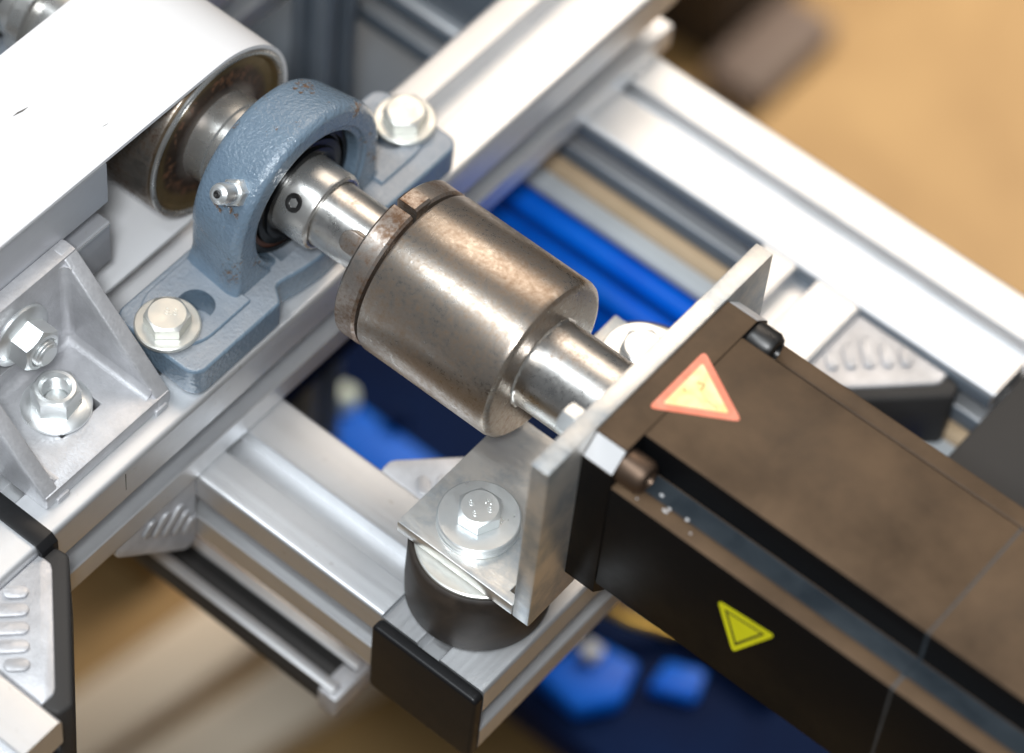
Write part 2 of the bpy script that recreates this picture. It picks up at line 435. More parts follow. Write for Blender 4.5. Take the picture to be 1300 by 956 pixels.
t = thing('lower_rail', 'narrow open channel rail hanging below the front cross beam', 'rail', (40, -66, -138))
m = MB(); m.prism([(-75, -138), (-57, -138), (-57, -125.6), (-61.6, -125.6), (-61.6, -135), (-70.4, -135), (-70.4, -125.6), (-75, -125.6)], 0, -60, 90, 0.4)
m.obj('channel', DARKPLASTIC, t, False)  # aluminium rail; shade in its recess put into the dark body colour
for y0_ in (-75.2, -61.5):
    m = MB(); m.box(-60, 90.3, y0_, y0_+4.6, -125.5, -124.3, 0.4); m.obj('lip', ALU_X, t, False)
m = MB(); m.box(84, 93, -76.5, -55.5, -139.5, -126.5, 0.8)
m.obj('end_bracket', CAST, t, False)

# ------------------------------------------------------------------ conveyor: belt, frame, roller
t = thing('side_rail', 'grey slotted side rail under the near edge of the white belt', 'rail', (-65, -180, 15))
m = MB(); m.prism(section(-95, -36, 15, 72, 1.8, right=(38.5, 49.5, 9), left=(38, 50, 9)), 1, -420, -57)
m.obj('profile', ALU_D, t, False)
m = MB(); m.prism([(-36.4, 36.8), (-35.3, 36.8), (-35.3, 38), (-36.4, 38)], 1, -420, -57.2)
m.obj('slot_lip', ALU_Y, t, False)

def belt_path(r, zc, n=40):
    pts = [(-420, zc+r)]
    for i in range(n+1):
        a = math.radians(90-180*i/n); pts.append((r*math.cos(a), zc+r*math.sin(a)))
    pts.append((-420, zc-r))
    return pts
t = thing('conveyor_belt', 'wide white conveyor belt wrapped over the end of the roller', 'conveyor belt', (-65, -100, 72))
o1 = belt_path(36.0, 36.6); o2 = belt_path(37.6, 36.6)
m = MB()
rings = []
for (y, z), (y2, z2) in zip(o1, o2):
    rings.append([(-95.5, y, z), (-95.5, y2, z2), (-35.6, y2, z2), (-35.6, y, z)])
m.loft(rings)
bt = m.obj('belting', BELT, t, False, 50)
def scuff(x0, y0, x1, y1, w, nm='scuff_mark'):
    d = Vector((x1-x0, y1-y0, 0)); n = Vector((-d.y, d.x, 0)).normalized()*w
    k = MB(); a = Vector((x0, y0, 74.25)); b = Vector((x1, y1, 74.25)); c1 = a.lerp(b, .35)+n; c2 = a.lerp(b, .6)-n
    k.prism([(a.x, a.y), (c2.x, c2.y), (b.x, b.y), (c1.x, c1.y)], 2, 74.22, 74.28)
    return k.obj(nm, SCUFF, bt, False)
scuff(-72.6, -65.5, -71.6, -58.5, 0.45)
scuff(-56, -104, -53.5, -98, 0.12)
scuff(-46.5, -48, -46.0, -45.0, 0.12)

m = MB(); m.box(-96, -35.6, -420, 14, -26, -23, 0.4)
tag(m.obj('drip_tray', BELT), 'flat white tray under the belt beside the bearing block', 'tray')

t = thing('belt_roller', 'rust stained steel belt roller with its stepped shaft end', 'roller', (-60, 0, 0.6))
m = MB(); m.lathe([(-95, 33), (-95, 35.9), (-38.6, 35.9), (-37.6, 35.4)], 'x', (0, 0, 36.6), 128, cap1=False)
m.obj('drum', ROLLER, t, False)
m = MB(); m.lathe([(-37.6, 35.4), (-36.6, 35.2), (-36.0, 34.3), (-36.0, 33.0), (-36.9, 32.4), (-37.6, 31.6), (-37.6, 24), (-36.6, 19.6), (-36.0, 18.4)], 'x', (0, 0, 36.6), 128, cap0=False)
m.obj('end_face', ROLLFACE, t, False)
m = MB(); m.lathe([(-36.6, 35.25), (-36.2, 35.7), (-35.4, 35.6), (-35.0, 35.0), (-35.0, 33.9), (-36.0, 33.3)], 'x', (0, 0, 36.6), 128, cap0=False, cap1=False)
m.obj('rim', STEEL, t, False)
m = MB(); m.lathe([(-37, 18.3), (-28, 18.0), (-27.3, 17.4), (-12, 17.4)], 'x', (0, 0, 36.6), 96)
m.obj('journal', STEEL, t, False)
m = MB(); m.lathe([(-13, 12.6), (16, 12.6), (16.6, 13.1), (51, 13.1)], 'x', (0, 0, 36.6), 96)
m.obj('shaft', SHAFT, t, False)
m = MB(); m.lathe([(-160, 12.6), (-124, 12.6), (-123.9, 20), (-118, 20), (-117, 18.6), (-116.9, 15.5), (-96, 15.5), (-95.2, 17)], 'x', (0, 0, 36.6), 72)
m.obj('stub_shaft', STEEL, t, False)
# feather key sticking out of the coupling
m = MB()
key = rrect(33.5, 50, -4.2, 4.2, 4.1, 6)
m.prism(key, 2, 9.5, 17.2, 0.6)
a = math.radians(137-90)
m.move(Matrix.Translation(Vector((0, 0, 36.6))*MM) @ Matrix.Rotation(a, 4, 'X'))
m.obj('key', RING, t, False)

# ------------------------------------------------------------------ pillow block
def pillow_block(x0, label, group):
    t = thing('pillow_block', label, 'bearing block', (x0, 0, 0), group)
    zc = 36.6
    m = MB()
    # foot plate with a waist
    out = []
    L0, L1 = -74, 72
    def side(y):  # half-width profile of the +x edge
        ay = abs(y)
        if ay > 30: return 21.0
        if ay > 23: return 21.0-6.5*(0.5-0.5*math.cos(PI*(30-ay)/7))
        return 14.5+3.5*math.cos(ay/23*PI/2)
    ys = [(-62+124*i/80) for i in range(81)]
    def corner(cx, cy, a, r=6, n=6):
        return [(cx+r*math.cos(math.radians(a+90*i/n)), cy+r*math.sin(math.radians(a+90*i/n))) for i in range(n+1)]
    out += corner(21-6, L0+6, -90, 6)
    out += [(side(y), y) for y in ys if -60 < y < 60]
    out += corner(21-6, L1-6, 0, 6) + corner(-20+6, L1-6, 90, 6)
    out += [(-20+(0 if abs(y) > 30 else 3), y) for y in reversed(ys) if -60 < y < 60]
    out += corner(-20+6, L0+6, 180, 6)
    m.prism(out, 2, 0.05, 14.2, 1.6, 3, 40)
    # raised pads round the bolts
    for s in (-1, 1):
        pad = []
        yc = s*56 if s < 0 else 54
        for i in range(19):
            th = math.radians(180+180*i/18) if s < 0 else math.radians(180*i/18)
            pad.append((-2+15*math.cos(th), yc-1*s*0+15.5*math.sin(th)))
        if s < 0: pad += [(13, -36), (-17, -36)]
        else: pad += [(-17, 36), (13, 36)]
        m.prism(pad, 2, 13.0, 15.6, 0.9, 3, 40)
    # pedestal and ring as one outline about the bearing centre
    K = 144
    def R(th):
        c, s_ = math.cos(th), math.sin(th)
        r = 39.2
        for k in range(400):
            rr = 33.5+k*0.25
            y, z = rr*c, zc+rr*s_
            if z < 3: break
            w = 39.2 if z > 20 else 39.2+2.0*((20-max(z, 12))/6)**2
            if z < zc and abs(y) <= w: r = rr
            elif z < zc: break
        return r
    rad = [(R(2*PI*i/K) if math.sin(2*PI*i/K) < 0 else 39.2) for i in range(K)]
    def ring(x, f, dr):
        return [(x, (f*rad[i]+dr)*math.cos(2*PI*i/K), zc+(f*rad[i]+dr)*math.sin(2*PI*i/K)) for i in range(K)]
    def circ(x, r): return [(x, r*math.cos(2*PI*i/K), zc+r*math.sin(2*PI*i/K)) for i in range(K)]
    rings = [circ(-13, 27.3), circ(-15.5, 29.5), ring(-17, 1, -5.5), ring(-16, 1, -4.0), ring(-13, 1, -2.6), ring(4.5, 1, 0), ring(6.8, 1, -0.5), ring(8.3, 1, -1.8), ring(8.8, 1, -3.0),
             circ(9.0, 31.2), circ(8.8, 30.4), circ(7.8, 30.0), circ(8.0, 29.2), circ(7.6, 28.0), circ(6, 27.3)]
    m.loft(rings, True, False, False)
    # inner bore wall
    m.loft([circ(6, 27.3), circ(-13, 27.3)], True, False, False)
    bmesh.ops.remove_doubles(m.bm, verts=m.bm.verts, dist=1e-6)
    bmesh.ops.recalc_face_normals(m.bm, faces=m.bm.faces)
    for f in m.bm.faces: pass
    h = m.obj('housing', BLUEGREY, t, True, 40)
    c = MB()
    for a_, b_ in ((-60, -44.5), (49, 53)): c.prism(rrect(-7.0, 7.0, a_, b_ if b_ < 0 else 63, 6.4, 8), 2, 3, 30)
    c.lathe([(-25, 27.25), (8.9, 27.25)], 'x', (0, 0, zc), 144)
    co = c.obj('cutter', BLUEGREY)
    bo = h.modifiers.new('cut', 'BOOLEAN'); bo.operation = 'DIFFERENCE'; bo.solver = 'EXACT'; bo.use_self = True; bo.object = co
    bpy.context.view_layer.update()
    me = bpy.data.meshes.new_from_object(h.evaluated_get(bpy.context.evaluated_depsgraph_get()))
    h.modifiers.clear(); h.data = me; me.set_sharp_from_angle(angle=math.radians(40))
    bpy.data.objects.remove(co)
    wn = h.modifiers.new('shading', 'WEIGHTED_NORMAL'); wn.keep_sharp = True
    # insert bearing
    m = MB(); m.lathe([(-9, 27.2), (2.5, 27.2), (3.4, 26.4), (3.4, 24.4), (2.2, 24.0), (2.2, 23.0), (4.0, 22.2), (4.0, 19.6), (5.0, 19.2), (5.2, 17.0), (4.6, 15.8)], 'x', (0, 0, zc), 128)
    m.obj('bearing_ring', BLACKRING, t)
    m = MB(); m.lathe([(2.3, 22.7), (2.9, 22.7), (2.9, 24.3), (2.3, 24.3)], 'x', (0, 0, zc), 48, 175, 262)
    m.obj('seal_grease', SEALRUST, t)
    m = MB(); m.lathe([(-6, 15.7), (17.6, 15.7), (18.7, 15.2), (19.2, 14.4), (19.2, 13.6), (18.0, 13.3)], 'x', (0, 0, zc), 96)
    m.obj('locking_collar', STEEL, t)
    # set screw with a hexagon socket
    m = MB(); hexr = [(3.9, 17.5)]
    def hx(r, z, n=24): return [(r*math.cos(2*PI*i/n), r*math.sin(2*PI*i/n), z) for i in range(n)]
    def h6(r, z, n=24):
        q = []
        for i in range(n):
            th = 2*PI*i/n; k = (th+PI/6) % (PI/3)-PI/6
            q.append((r/math.cos(k)*math.cos(th), r/math.cos(k)*math.sin(th), z))
        return q
    m.loft([hx(3.6, 11), hx(3.6, 15.5), hx(3.2, 15.95), hx(2.5, 15.95), h6(1.6, 15.7), h6(1.6, 13.5)], True, False, True)
    m.move(Matrix.Translation(Vector((11.0, 0, zc))*MM) @ Matrix.Rotation(math.radians(139-90), 4, 'X'))
    m.obj('set_screw', SOCKET, t)
    # grease nipple on the shoulder
    m = MB()
    m.loft([h6(4.6, -1, 36), h6(4.6, 4.2, 36), hx(4.4, 4.9, 36), hx(3.6, 4.9, 36), hx(3.6, 6.5, 36), hx(4.0, 7.0, 36), hx(4.0, 12.0, 36), hx(3.6, 13.4, 36), hx(2.2, 14.4, 36), hx(1.5, 14.4, 36), hx(1.3, 13.4, 36)])
    M = Matrix.Translation(Vector((0.5, 0, zc))*MM) @ Matrix.Rotation(math.radians(141-90), 4, 'X') @ Matrix.Translation(Vector((0, 0, 37.6))*MM)
    m.move(M)
    gn = m.obj('grease_nipple', ZINC, t)
    m = MB(); m.lathe([(14.0, 0.2), (14.7, 0.9), (14.5, 1.4), (13.6, 1.4)], 'z', (0, 0, 0), 24); m.move(M)
    m.obj('ball_seat', SOCKET, gn)
    # bolt slot shown as a dark recess beside the left bolt
    return t
pb = pillow_block(0, 'blue grey pillow block bearing bolted across the main beam with grease nipple', 'pillow block bearings')
pb2 = copy_tree(pb); pb2.location.x = -0.146
pb2['label'] = 'second bearing block half hidden behind the belt in the top left corner'

# ------------------------------------------------------------------ bolts and nuts
def hexring(r, z, n=48, rot=0.0):
    q = []
    for i in range(n):
        th = 2*PI*i/n; k = (th+PI/6) % (PI/3)-PI/6
        q.append((r/math.cos(k)*math.cos(th+rot), r/math.cos(k)*math.sin(th+rot), z))
    return q
def circ2(r, z, n=48, rot=0.0): return [(r*math.cos(2*PI*i/n+rot), r*math.sin(2*PI*i/n+rot), z) for i in range(n)]
def hexhead_mb(ap, h, z0, rot):
    m = MB(); n = 48; side = []
    for i in range(n):
        th = 2*PI*i/n; k = (th+PI/6) % (PI/3)-PI/6; r = ap/math.cos(k)
        side.append((r*math.cos(th+rot), r*math.sin(th+rot), z0+h-0.12-(r-0.93*ap)*0.5))
    m.loft([hexring(ap*0.985, z0, n, rot), hexring(ap, z0+0.4, n, rot), side, circ2(0.94*ap, z0+h-0.08, n, rot), circ2(0.92*ap, z0+h, n, rot)])
    return m
def text_mb(body, size, depth):
    c = bpy.data.curves.new('lettering', 'FONT'); c.body = body; c.size = size*MM; c.extrude = depth*MM; c.align_x = 'CENTER'; c.align_y = 'CENTER'
    c.resolution_u = 3
    o = bpy.data.objects.new('lettering', c); COL.objects.link(o)
    dg = bpy.context.evaluated_depsgraph_get(); dg.update()
    me = bpy.data.meshes.new_from_object(o.evaluated_get(dg))
    m = MB(); m.bm.from_mesh(me)
    bpy.data.objects.remove(o); bpy.data.curves.remove(c); bpy.data.meshes.remove(me)
    return m
def bolt(name, label, loc, ap, h, wr, wt, rot, mt, group, spring=False, marks=None):
    t = thing(name, label, 'bolt', loc, group)
    n_w = 3 if spring else 1
    for k in range(n_w):
        d = 0.25*(k % 2)
        m = MB(); m.lathe([(k*wt+0.02, wr-0.5-d), (k*wt+0.3, wr-d), (k*wt+wt-0.4, wr-d), (k*wt+wt, wr-0.5-d), (k*wt+wt, ap*0.8)], 'z', (0, 0, 0), 72)
        m.obj('washer', mt, t)
    wt = n_w*wt
    z = wt
    if spring:
        z = wt+0.02
    hd = hexhead_mb(ap, h, z, rot).obj('hex_head', mt, t, True, 11)
    if marks:
        for body, px, py, r_, sz in marks:
            m = text_mb(body, sz, 0.18)
            m.move(Matrix.Translation(Vector((px, py, z+h+0.05))*MM) @ Matrix.Rotation(math.radians(r_), 4, 'Z'))
            m.obj('head_marking', mt, hd)
    return t
bolt('hex_bolt', 'zinc hex bolt with washer on the left foot of the bearing block', (-1, -65, 15.65), 7.4, 5.6, 12.0, 2.2, math.radians(12), ZINC_W, 'bolts holding the bearing block', marks=[('8.8', 0.5, 1.5, 35, 4.2)])
bolt('hex_bolt', 'blurred zinc hex bolt on the right foot of the bearing block', (0.2, 63.8, 15.65), 7.4, 5.6, 11.8, 2.2, math.radians(10), ZINC_W, 'bolts holding the bearing block', marks=[('8.8', 0.5, 1.5, 35, 4.2)])
bolt('hex_bolt', 'shiny hex bolt with wide washers on the near rubber mount', (126.4, -43.2, -6.95), 7.3, 6.0, 15.0, 1.7, math.radians(-24), ZINC, 'bolts in the rubber mounts', True, marks=[('8', -3.2, -1.0, 50, 3.6), ('8', 0.6, -3.6, 50, 3.6), ('M', 1.0, 3.6, 30, 3.4), ('8', 3.6, 1.2, 50, 3.6)])
bolt('hex_bolt', 'hex bolt half hidden behind the upright plate on the far rubber mount', (126.0, 50.0, -6.95), 7.3, 6.0, 15.0, 1.7, math.radians(14), ZINC, 'bolts in the rubber mounts', True, marks=[('8', -3.0, 1.0, 50, 4.4), ('8', -0.8, -3.6, 50, 4.4)])

def flange_nut(label, M, stud_z):
    t = thing('flange_nut', label, 'nut', (0, 0, 0), 'flange nuts in the open bracket')
    t.matrix_world = M
    m = MB(); m.lathe([(0, 12.4), (0.5, 12.8), (1.5, 12.7), (2.0, 12.0), (3.2, 9.2), (3.4, 7.2)], 'z', (0, 0, 0), 72)
    m.obj('flange', ZINC, t)
    ap = 7.8; n = 48; side = []
    for i in range(n):
        th = 2*PI*i/n; k = (th+PI/6) % (PI/3)-PI/6; r = ap/math.cos(k)
        side.append((r*math.cos(th), r*math.sin(th), 11.6-(r-0.93*ap)*0.55))
    m = MB()
    rr = [hexring(ap, 3.2, n), side, circ2(0.93*ap, 11.8, n), circ2(6.0, 12.0, n), circ2(5.4, 11.2, n)]
    z = 11.0
    while z > 4: rr += [circ2(4.9, z-0.45, n), circ2(5.5, z-0.9, n)]; z -= 0.95
    m.loft(rr, True, False, False)
    m.obj('hex_body', ZINC, t, True, 14)
    m = MB(); rr = [circ2(5.0, -6, 32)]; z = 0
    while z < stud_z-1.2: rr += [circ2(5.2, z, 32), circ2(4.6, z+0.5, 32)]; z += 1.0
    rr += [circ2(4.6, stud_z-0.7, 32), circ2(3.8, stud_z, 32)]
    m.loft(rr); m.obj('stud', ZINC, t)
    return t
T = Matrix.Translation
flange_nut('flange nut with an open threaded bore on the lower leg of the cast bracket', T(Vector((-10.5, -112, 6.85))*MM) @ Matrix.Rotation(math.radians(8), 4, 'Z'), 5.0)
flange_nut('flange nut with stud tip showing on the upright leg of the cast bracket', T(Vector((-29.1, -110, 31.0))*MM) @ Matrix.Rotation(PI/2, 4, 'Y') @ Matrix.Rotation(math.radians(20), 4, 'Z'), 14.5)

# ------------------------------------------------------------------ cast corner brackets
def plate_hole(L, Wd, hx0, hx1, hy0, hy1, t):
    m = MB()
    o = [(0, 0), (L, 0), (L, Wd), (0, Wd)]; i = [(hx0, hy0), (hx1, hy0), (hx1, hy1), (hx0, hy1)]
    ob, ot = m.poly([(x, y, 0) for x, y in o]), m.poly([(x, y, t) for x, y in o])
    ib, it = m.poly([(x, y, 0) for x, y in i]), m.poly([(x, y, t) for x, y in i])
    fs = []
    for k in range(4):
        j = (k+1) % 4
        fs += [m.face([ot[k], ot[j], it[j], it[k]]), m.face([ob[k], ob[j], ib[j], ib[k]]), m.face([ob[k], ob[j], ot[j], ot[k]]), m.face([ib[k], ib[j], it[j], it[k]])]
    bmesh.ops.recalc_face_normals(m.bm, faces=fs)
    m.bevel(fs, 0.7, 2)
    return m
def bracket(label, M, L, H, Wd, th=5.0, ct=5.0, ribs=True, cap=False, off=None):
    """legs along local x (length L) and z (height H), width along y"""
    t = thing('corner_bracket', label, 'bracket', (0, 0, 0), 'cast corner brackets')
    t.matrix_world = M
    a = Wd/2 if not off else off
    m = plate_hole(L, Wd-0.4, L*0.5-9.5, L*0.5+11, a-9.5, a+10, th); m.move(T(Vector((0, 0.2, 0))*MM))
    m.obj('lower_leg', CAST, t)
    m = plate_hole(H, Wd-0.4, H*0.5-9.5, H*0.5+11, a-9.5, a+10, th)
    m.move(T(Vector((0, 0.2, 0))*MM) @ Matrix(((0, 0, 1, 0), (0, 1, 0, 0), (1, 0, 0, 0.0001), (0, 0, 0, 1))))
    m.obj('upright_leg', CAST, t)
    e = 7.0
    tri = [(0.1, 0.1), (L-0.8, 0.1), (L+0.2, 1.2), (L+0.2, e-1.5), (L-1.2, e+0.6), (e+0.6, H-1.2), (e-1.5, H+0.2), (1.2, H+0.2), (0.1, H-0.8)]
    for y0, y1 in ((0, ct), (Wd-ct, Wd)):
        m = MB(); m.prism(tri, 1, y0, y1, 0.8, 3)
        ck = m.obj('cheek', CAST, t)
        if ribs and y1 == Wd or ribs and y0 == 0:
            # raised bars square to the sloping edge
            yy = Wd if y1 == Wd else 0.0; sgn = 1 if y1 == Wd else -1
            dx = Vector((L, -H)).normalized(); nx = Vector((H, L)).normalized()
            mid = Vector((L*0.5, H*0.5))
            for k in range(-2, 3):
                ln = (H*0.36)*(1-abs(k)*0.20)
                c = mid + dx*(k*L*0.172) - nx*(3.6+ln/2)
                q = []
                for s_, base in ((1, 0), (-1, PI)):
                    for i in range(7):
                        th_ = -PI/2+PI*i/6+base
                        q.append(c+nx*(s_*(ln/2-2.6))+nx*(2.6*math.cos(th_))+dx*(2.6*math.sin(th_)))
                k_ = MB(); k_.prism([(p.x, p.y) for p in q], 1, min(yy, yy+sgn*1.3), max(yy, yy+sgn*1.3), 0.7, 2)
                k_.obj('rib', CAST, ck)
    # cast fillets in the three creases
    def fillet(p0, p1, u, v, r):
        m = MB(); P0, P1, u, v = Vector(p0), Vector(p1), Vector(u), Vector(v)
        ringA, ringB = [], []
        for P, rg in ((P0, ringA), (P1, ringB)):
            rg.append(tuple(P-u*0.3-v*0.3))
            rg.append(tuple(P+u*r-v*0.3))
            for i in range(7):
                tt = PI/2*i/6
                rg.append(tuple(P+u*(r-r*math.sin(tt))+v*(r-r*math.cos(tt))))
            rg.append(tuple(P+v*r-u*0.3))
        m.loft([ringA, ringB])
        m.obj('fillet', CAST, t, True, 50)
    r = 3.2
    fillet((th, ct-.5, th), (th, Wd-ct+.5, th), (1, 0, 0), (0, 0, 1), r)
    for y, s_ in ((ct, 1), (Wd-ct, -1)):
        fillet((th-.5, y, th), (L-3, y, th), (0, s_, 0), (0, 0, 1), r)
        fillet((th, y, th-.5), (th, y, H-3), (0, s_, 0), (1, 0, 0), r)
    # locating lugs along the two outer ends
    for y in (2.5, Wd-10.5):
        m = MB(); m.box(L-0.6, L+1.2, y+2, y+8, 0.2, 2.6, 0.4)
        m.obj('lug', CAST, t)
    if cap:
        m = MB()
        nx = Vector((H, L)).normalized()
        p = [Vector((L-4, 1.5)), Vector((L+1.5, -1)), Vector((L+6.5, 1.0)), Vector((L+7.5, e)), Vector((e, H+7.5)), Vector((1.0, H+6.5)), Vector((-1, H+1.5)), Vector((1.5, H-4))]
        m.prism([(q.x, q.y) for q in p], 1, 1.0, Wd-0.6, 1.6, 3)
        m.obj('cover_cap', DARKPLASTIC, t)
    return t
def frame(o, ax, ay, az):
    o = Vector(o)*MM
    return Matrix(((ax[0], ay[0], az[0], o.x), (ax[1], ay[1], az[1], o.y), (ax[2], ay[2], az[2], o.z), (0, 0, 0, 1)))
# open bracket on the main beam against the conveyor frame
bracket('open cast bracket with two flange nuts inside, standing on the main beam', frame((-35.9, -143, 0.05), (1, 0, 0), (0, 1, 0), (0, 0, 1)), 50, 51, 63, ribs=False, off=32, ct=6.5, th=6.8)
# flat bracket between short beam and rear beam: legs along -y and +x, width downward
bracket('ribbed cast bracket in the corner of rear cross beam and short beam, behind the motor', frame((158.9, 153.0, -50), (1, 0, 0), (0, 0, -1), (0, -1, 0)), 42, 42, 34, cap=True)
bracket('ribbed cast bracket tucked between front cross beam and rubber mount', frame((111.0, -26.9, -48.5), (-1, 0, 0), (0, 0, -1), (0, 1, 0)), 42, 42, 34)
bracket('ribbed cast bracket hanging under the main beam beside the front cross beam', frame((21.5, -75.2, -46.8), (0, -1, 0), (-1, 0, 0), (0, 0, -1)), 42, 42, 36)
bracket('large ribbed bracket with black cover cap at the lower left corner', frame((22.7, -198, -3.5), (1, 0, 0), (0, 0, -1), (0, 1, 0)), 42, 42, 42, cap=True)
t = thing('aluminium_beam', 'nearest cross beam at the bottom left corner below the ribbed bracket', 'beam', (100, -222, -46.6), 'slotted aluminium beams')
m = MB(); m.prism(section(-246, -198.3, -46.6, -3, 2.0, top=(-227, -217, 6), right=(-32, -18, 12)), 0, 22.8, 74)
m.obj('profile', ALU_X, t, False)

# ------------------------------------------------------------------ shaft coupling
t = thing('shaft_coupling', 'worn brown steel shaft coupling with a slit clamp ring', 'coupling', (82, 0, 4))
ZC = 36.6
m = MB(); m.lathe([(52, 13.2), (56.6, 27), (58.2, 27), (58.2, 31.2), (58.8, 32.2), (59.8, 32.5), (114.0, 32.5), (115.8, 31.9), (116.8, 30.6), (117, 29.2), (117, 17)], 'x', (0, 0, ZC), 160)
m.obj('hub', COUPLING, t, False)
m = MB(); m.lathe([(47.5, 13.3), (47.5, 31.2), (48.6, 32.4), (56.0, 32.4), (57.0, 31.6), (57.0, 13.3)], 'x', (0, 0, ZC), 150, 93.5, 438.0)
m.obj('clamp_ring', RING, t, False)
m = MB(); m.lathe([(48.0, 13.3), (48.0, 32.6), (49.0, 33.6), (55.8, 33.6), (56.8, 32.8), (56.8, 13.3)], 'x', (0, 0, ZC), 24, 76, 89.5)
m.obj('clamp_lug', RING, t, False)
# motor side neck with its weld
m = MB(); m.lathe([(116, 17.6), (157.2, 17.6)], 'x', (0, 0, ZC), 96)
m.obj('neck', SHAFT, t, False)
m = MB()
prof = []
rings = []
for i in range(120):
    th = 2*PI*i/120
    w = 0.8+0.10*math.sin(17*th)+0.10*random.uniform(-1, 1)
    ring = []
    for k in range(9):
        a = PI/2*k/8
        ring.append((116.8+2.6*w*(1-math.sin(a)), (17.3+2.4*w*(1-math.cos(a)))*math.cos(th), ZC+(17.3+2.4*w*(1-math.cos(a)))*math.sin(th)))
    ring.append((116.5, 17*math.cos(th), ZC+17*math.sin(th)))
    rings.append(ring)
rings.append(rings[0])
m.loft(rings, True, False, False)
m.obj('weld_bead', SHAFT, t, False)

# ------------------------------------------------------------------ motor mount and rubber buffers
t = thing('mounting_plate', 'angled bright steel mounting plate between coupling and black motor', 'mounting plate', (140, 0, -13))
m = MB(); m.box(157.05, 164.4, -61.4, 61.4, -13, 81.2, 0.5)
m.obj('upright_plate', PLATE, t, False)
m = MB(); m.prism([(104.5, -61.4), (156.9, -61.4), (156.9, -57), (152.5, -57), (152.5, 2.5), (104.5, 2.5)], 2, -13, -7, 0.4)
m.obj('foot', PLATE, t, False)
m = MB(); m.prism([(105.5, 40), (156.9, 40), (156.9, 61.4), (105.5, 61.4)], 2, -13, -7, 0.4)
m.obj('foot', PLATE, t, False)
def rubber(label, x, y):
    t = thing('rubber_mount', label, 'rubber mount', (x, y, -46.75), 'rubber mounts')
    m = MB(); m.lathe([(0.05, 24.5), (1.2, 26.6), (10, 26.9), (24, 26.6), (31.2, 26.6), (32.4, 26.1), (32.9, 25.4), (32.2, 24.4)], 'z', (0, 0, 0), 96)
    m.obj('rubber_body', RUBBER, t)
    m = MB(); m.lathe([(31.5, 24.6), (33.0, 24.4), (33.4, 23.8), (33.65, 8)], 'z', (0, 0, 0), 96)
    m.obj('steel_disc', ZINC_W, t)
    return t
rubber('thick black rubber mount at the near end of the short beam', 129.5, -43.5)
rubber('rubber mount hidden below the far foot of the mounting plate', 128, 50)

# hex bolt through the upright plate
for (y, lab) in ((-34.9, 'small white zinc bolt head poking through the upright plate beside the coupling neck'),):
    b = bolt('hex_bolt', lab, (0, 0, 0), 5.0, 5.5, 6.2, 1.0, 0.2, ZINC, None)
    b.matrix_world = frame((156.95, y, 73.5), (0, 0, 1), (0, 1, 0), (-1, 0, 0))

# ------------------------------------------------------------------ servo motor
t = thing('motor', 'long black motor with stepped edges and warning triangles', 'motor', (164.5, 0, 37))
hw = 43.0; z0 = 36.9
def sq(c): return [(-hw+c, z0-hw), (hw-c, z0-hw), (hw, z0-hw+c), (hw, z0+hw-c), (hw-c, z0+hw), (-hw+c, z0+hw), (-hw, z0+hw-c), (-hw, z0-hw+c)]
m = MB(); m.prism(sq(7.5), 0, 164.5, 177.05, 0.15)
m.obj('flange', MOTOR, t, False)
def cham(y0, y1):
    # bare bright chamfers on the flange corners
    s_ = 1 if y1 > y0 else -1
    m = MB()
    n = Vector((0, s_, 1)).normalized()*0.25
    p = [(164.9, y0, z0+hw-0.55), (176.8, y0, z0+hw-0.55), (176.8, y1, z0+hw-7.0), (164.9, y1, z0+hw-7.0)]
    m.loft([[tuple(Vector(q)-n) for q in p], [tuple(Vector(q)+n*0.6) for q in p]])
    m.obj('bare_corner', BARE, t, False)
cham(-36.0, -42.5); cham(36.0, 42.5)
def cross(nw, nd, lip=6.2, dip=2.0):
    a, b = hw, hw-nw; c = hw-nd
    up = [(a, z0+c), (a-lip, z0+c), (a-lip-0.6, z0+c-0.4), (b, z0+c-dip)]
    q = [(-b, z0-a), (b, z0-a), (b, z0-c), (a, z0-c)] + up + [(b, z0+a), (-b, z0+a)]
    q += [(-y, z) for y, z in reversed(up)] + [(-a, z0-c), (-b, z0-c)]
    return q
m = MB(); m.prism(cross(16.2, 13.6), 0, 177.1, 291.8, 0.7, 2)
m.obj('body', MOTOR, t, False)
for s_ in (-1, 1):
    p = [(s_*(hw-6.9), z0+hw-13.6-0.35), (s_*(hw-16.0), z0+hw-13.6-1.85), (s_*(hw-16.0), z0+hw-13.6-2.3), (s_*(hw-6.9), z0+hw-13.6-1.0)]
    for xa_, xb_ in ((178, 291.6), (292.3, 419)):
        m = MB(); m.prism(p, 0, xa_, xb_); m.obj('ledge_channel', DUST_AND_SHEEN if s_ < 0 else BLACKRING, t, False)  # near side: metal dust, with a cool reflection put into its blue-grey
m = MB(); m.prism(cross(16.2, 13.6), 0, 292.1, 420, 0.7, 2)
m.obj('rear_body', MOTOR, t, False)
m = MB(); m.prism([(y*0.996, z0+(z-z0)*0.996) for y, z in cross(16.2, 13.6)], 0, 291, 293)
m.obj('joint_gasket', DUST_AND_SHEEN, t, False)
for y in (-35.0, 35.0):
    m = MB(); m.lathe([(177, 6.4), (184.6, 6.4), (186.4, 5.4), (187, 3.4), (185.4, 3.0)], 'x', (0, y, 71.2), 36)
    m.obj('flange_screw', zinc('rusty_screw_head', (0.15, 0.10, 0.07), 0.4) if y < 0 else SOCKET, t, False)
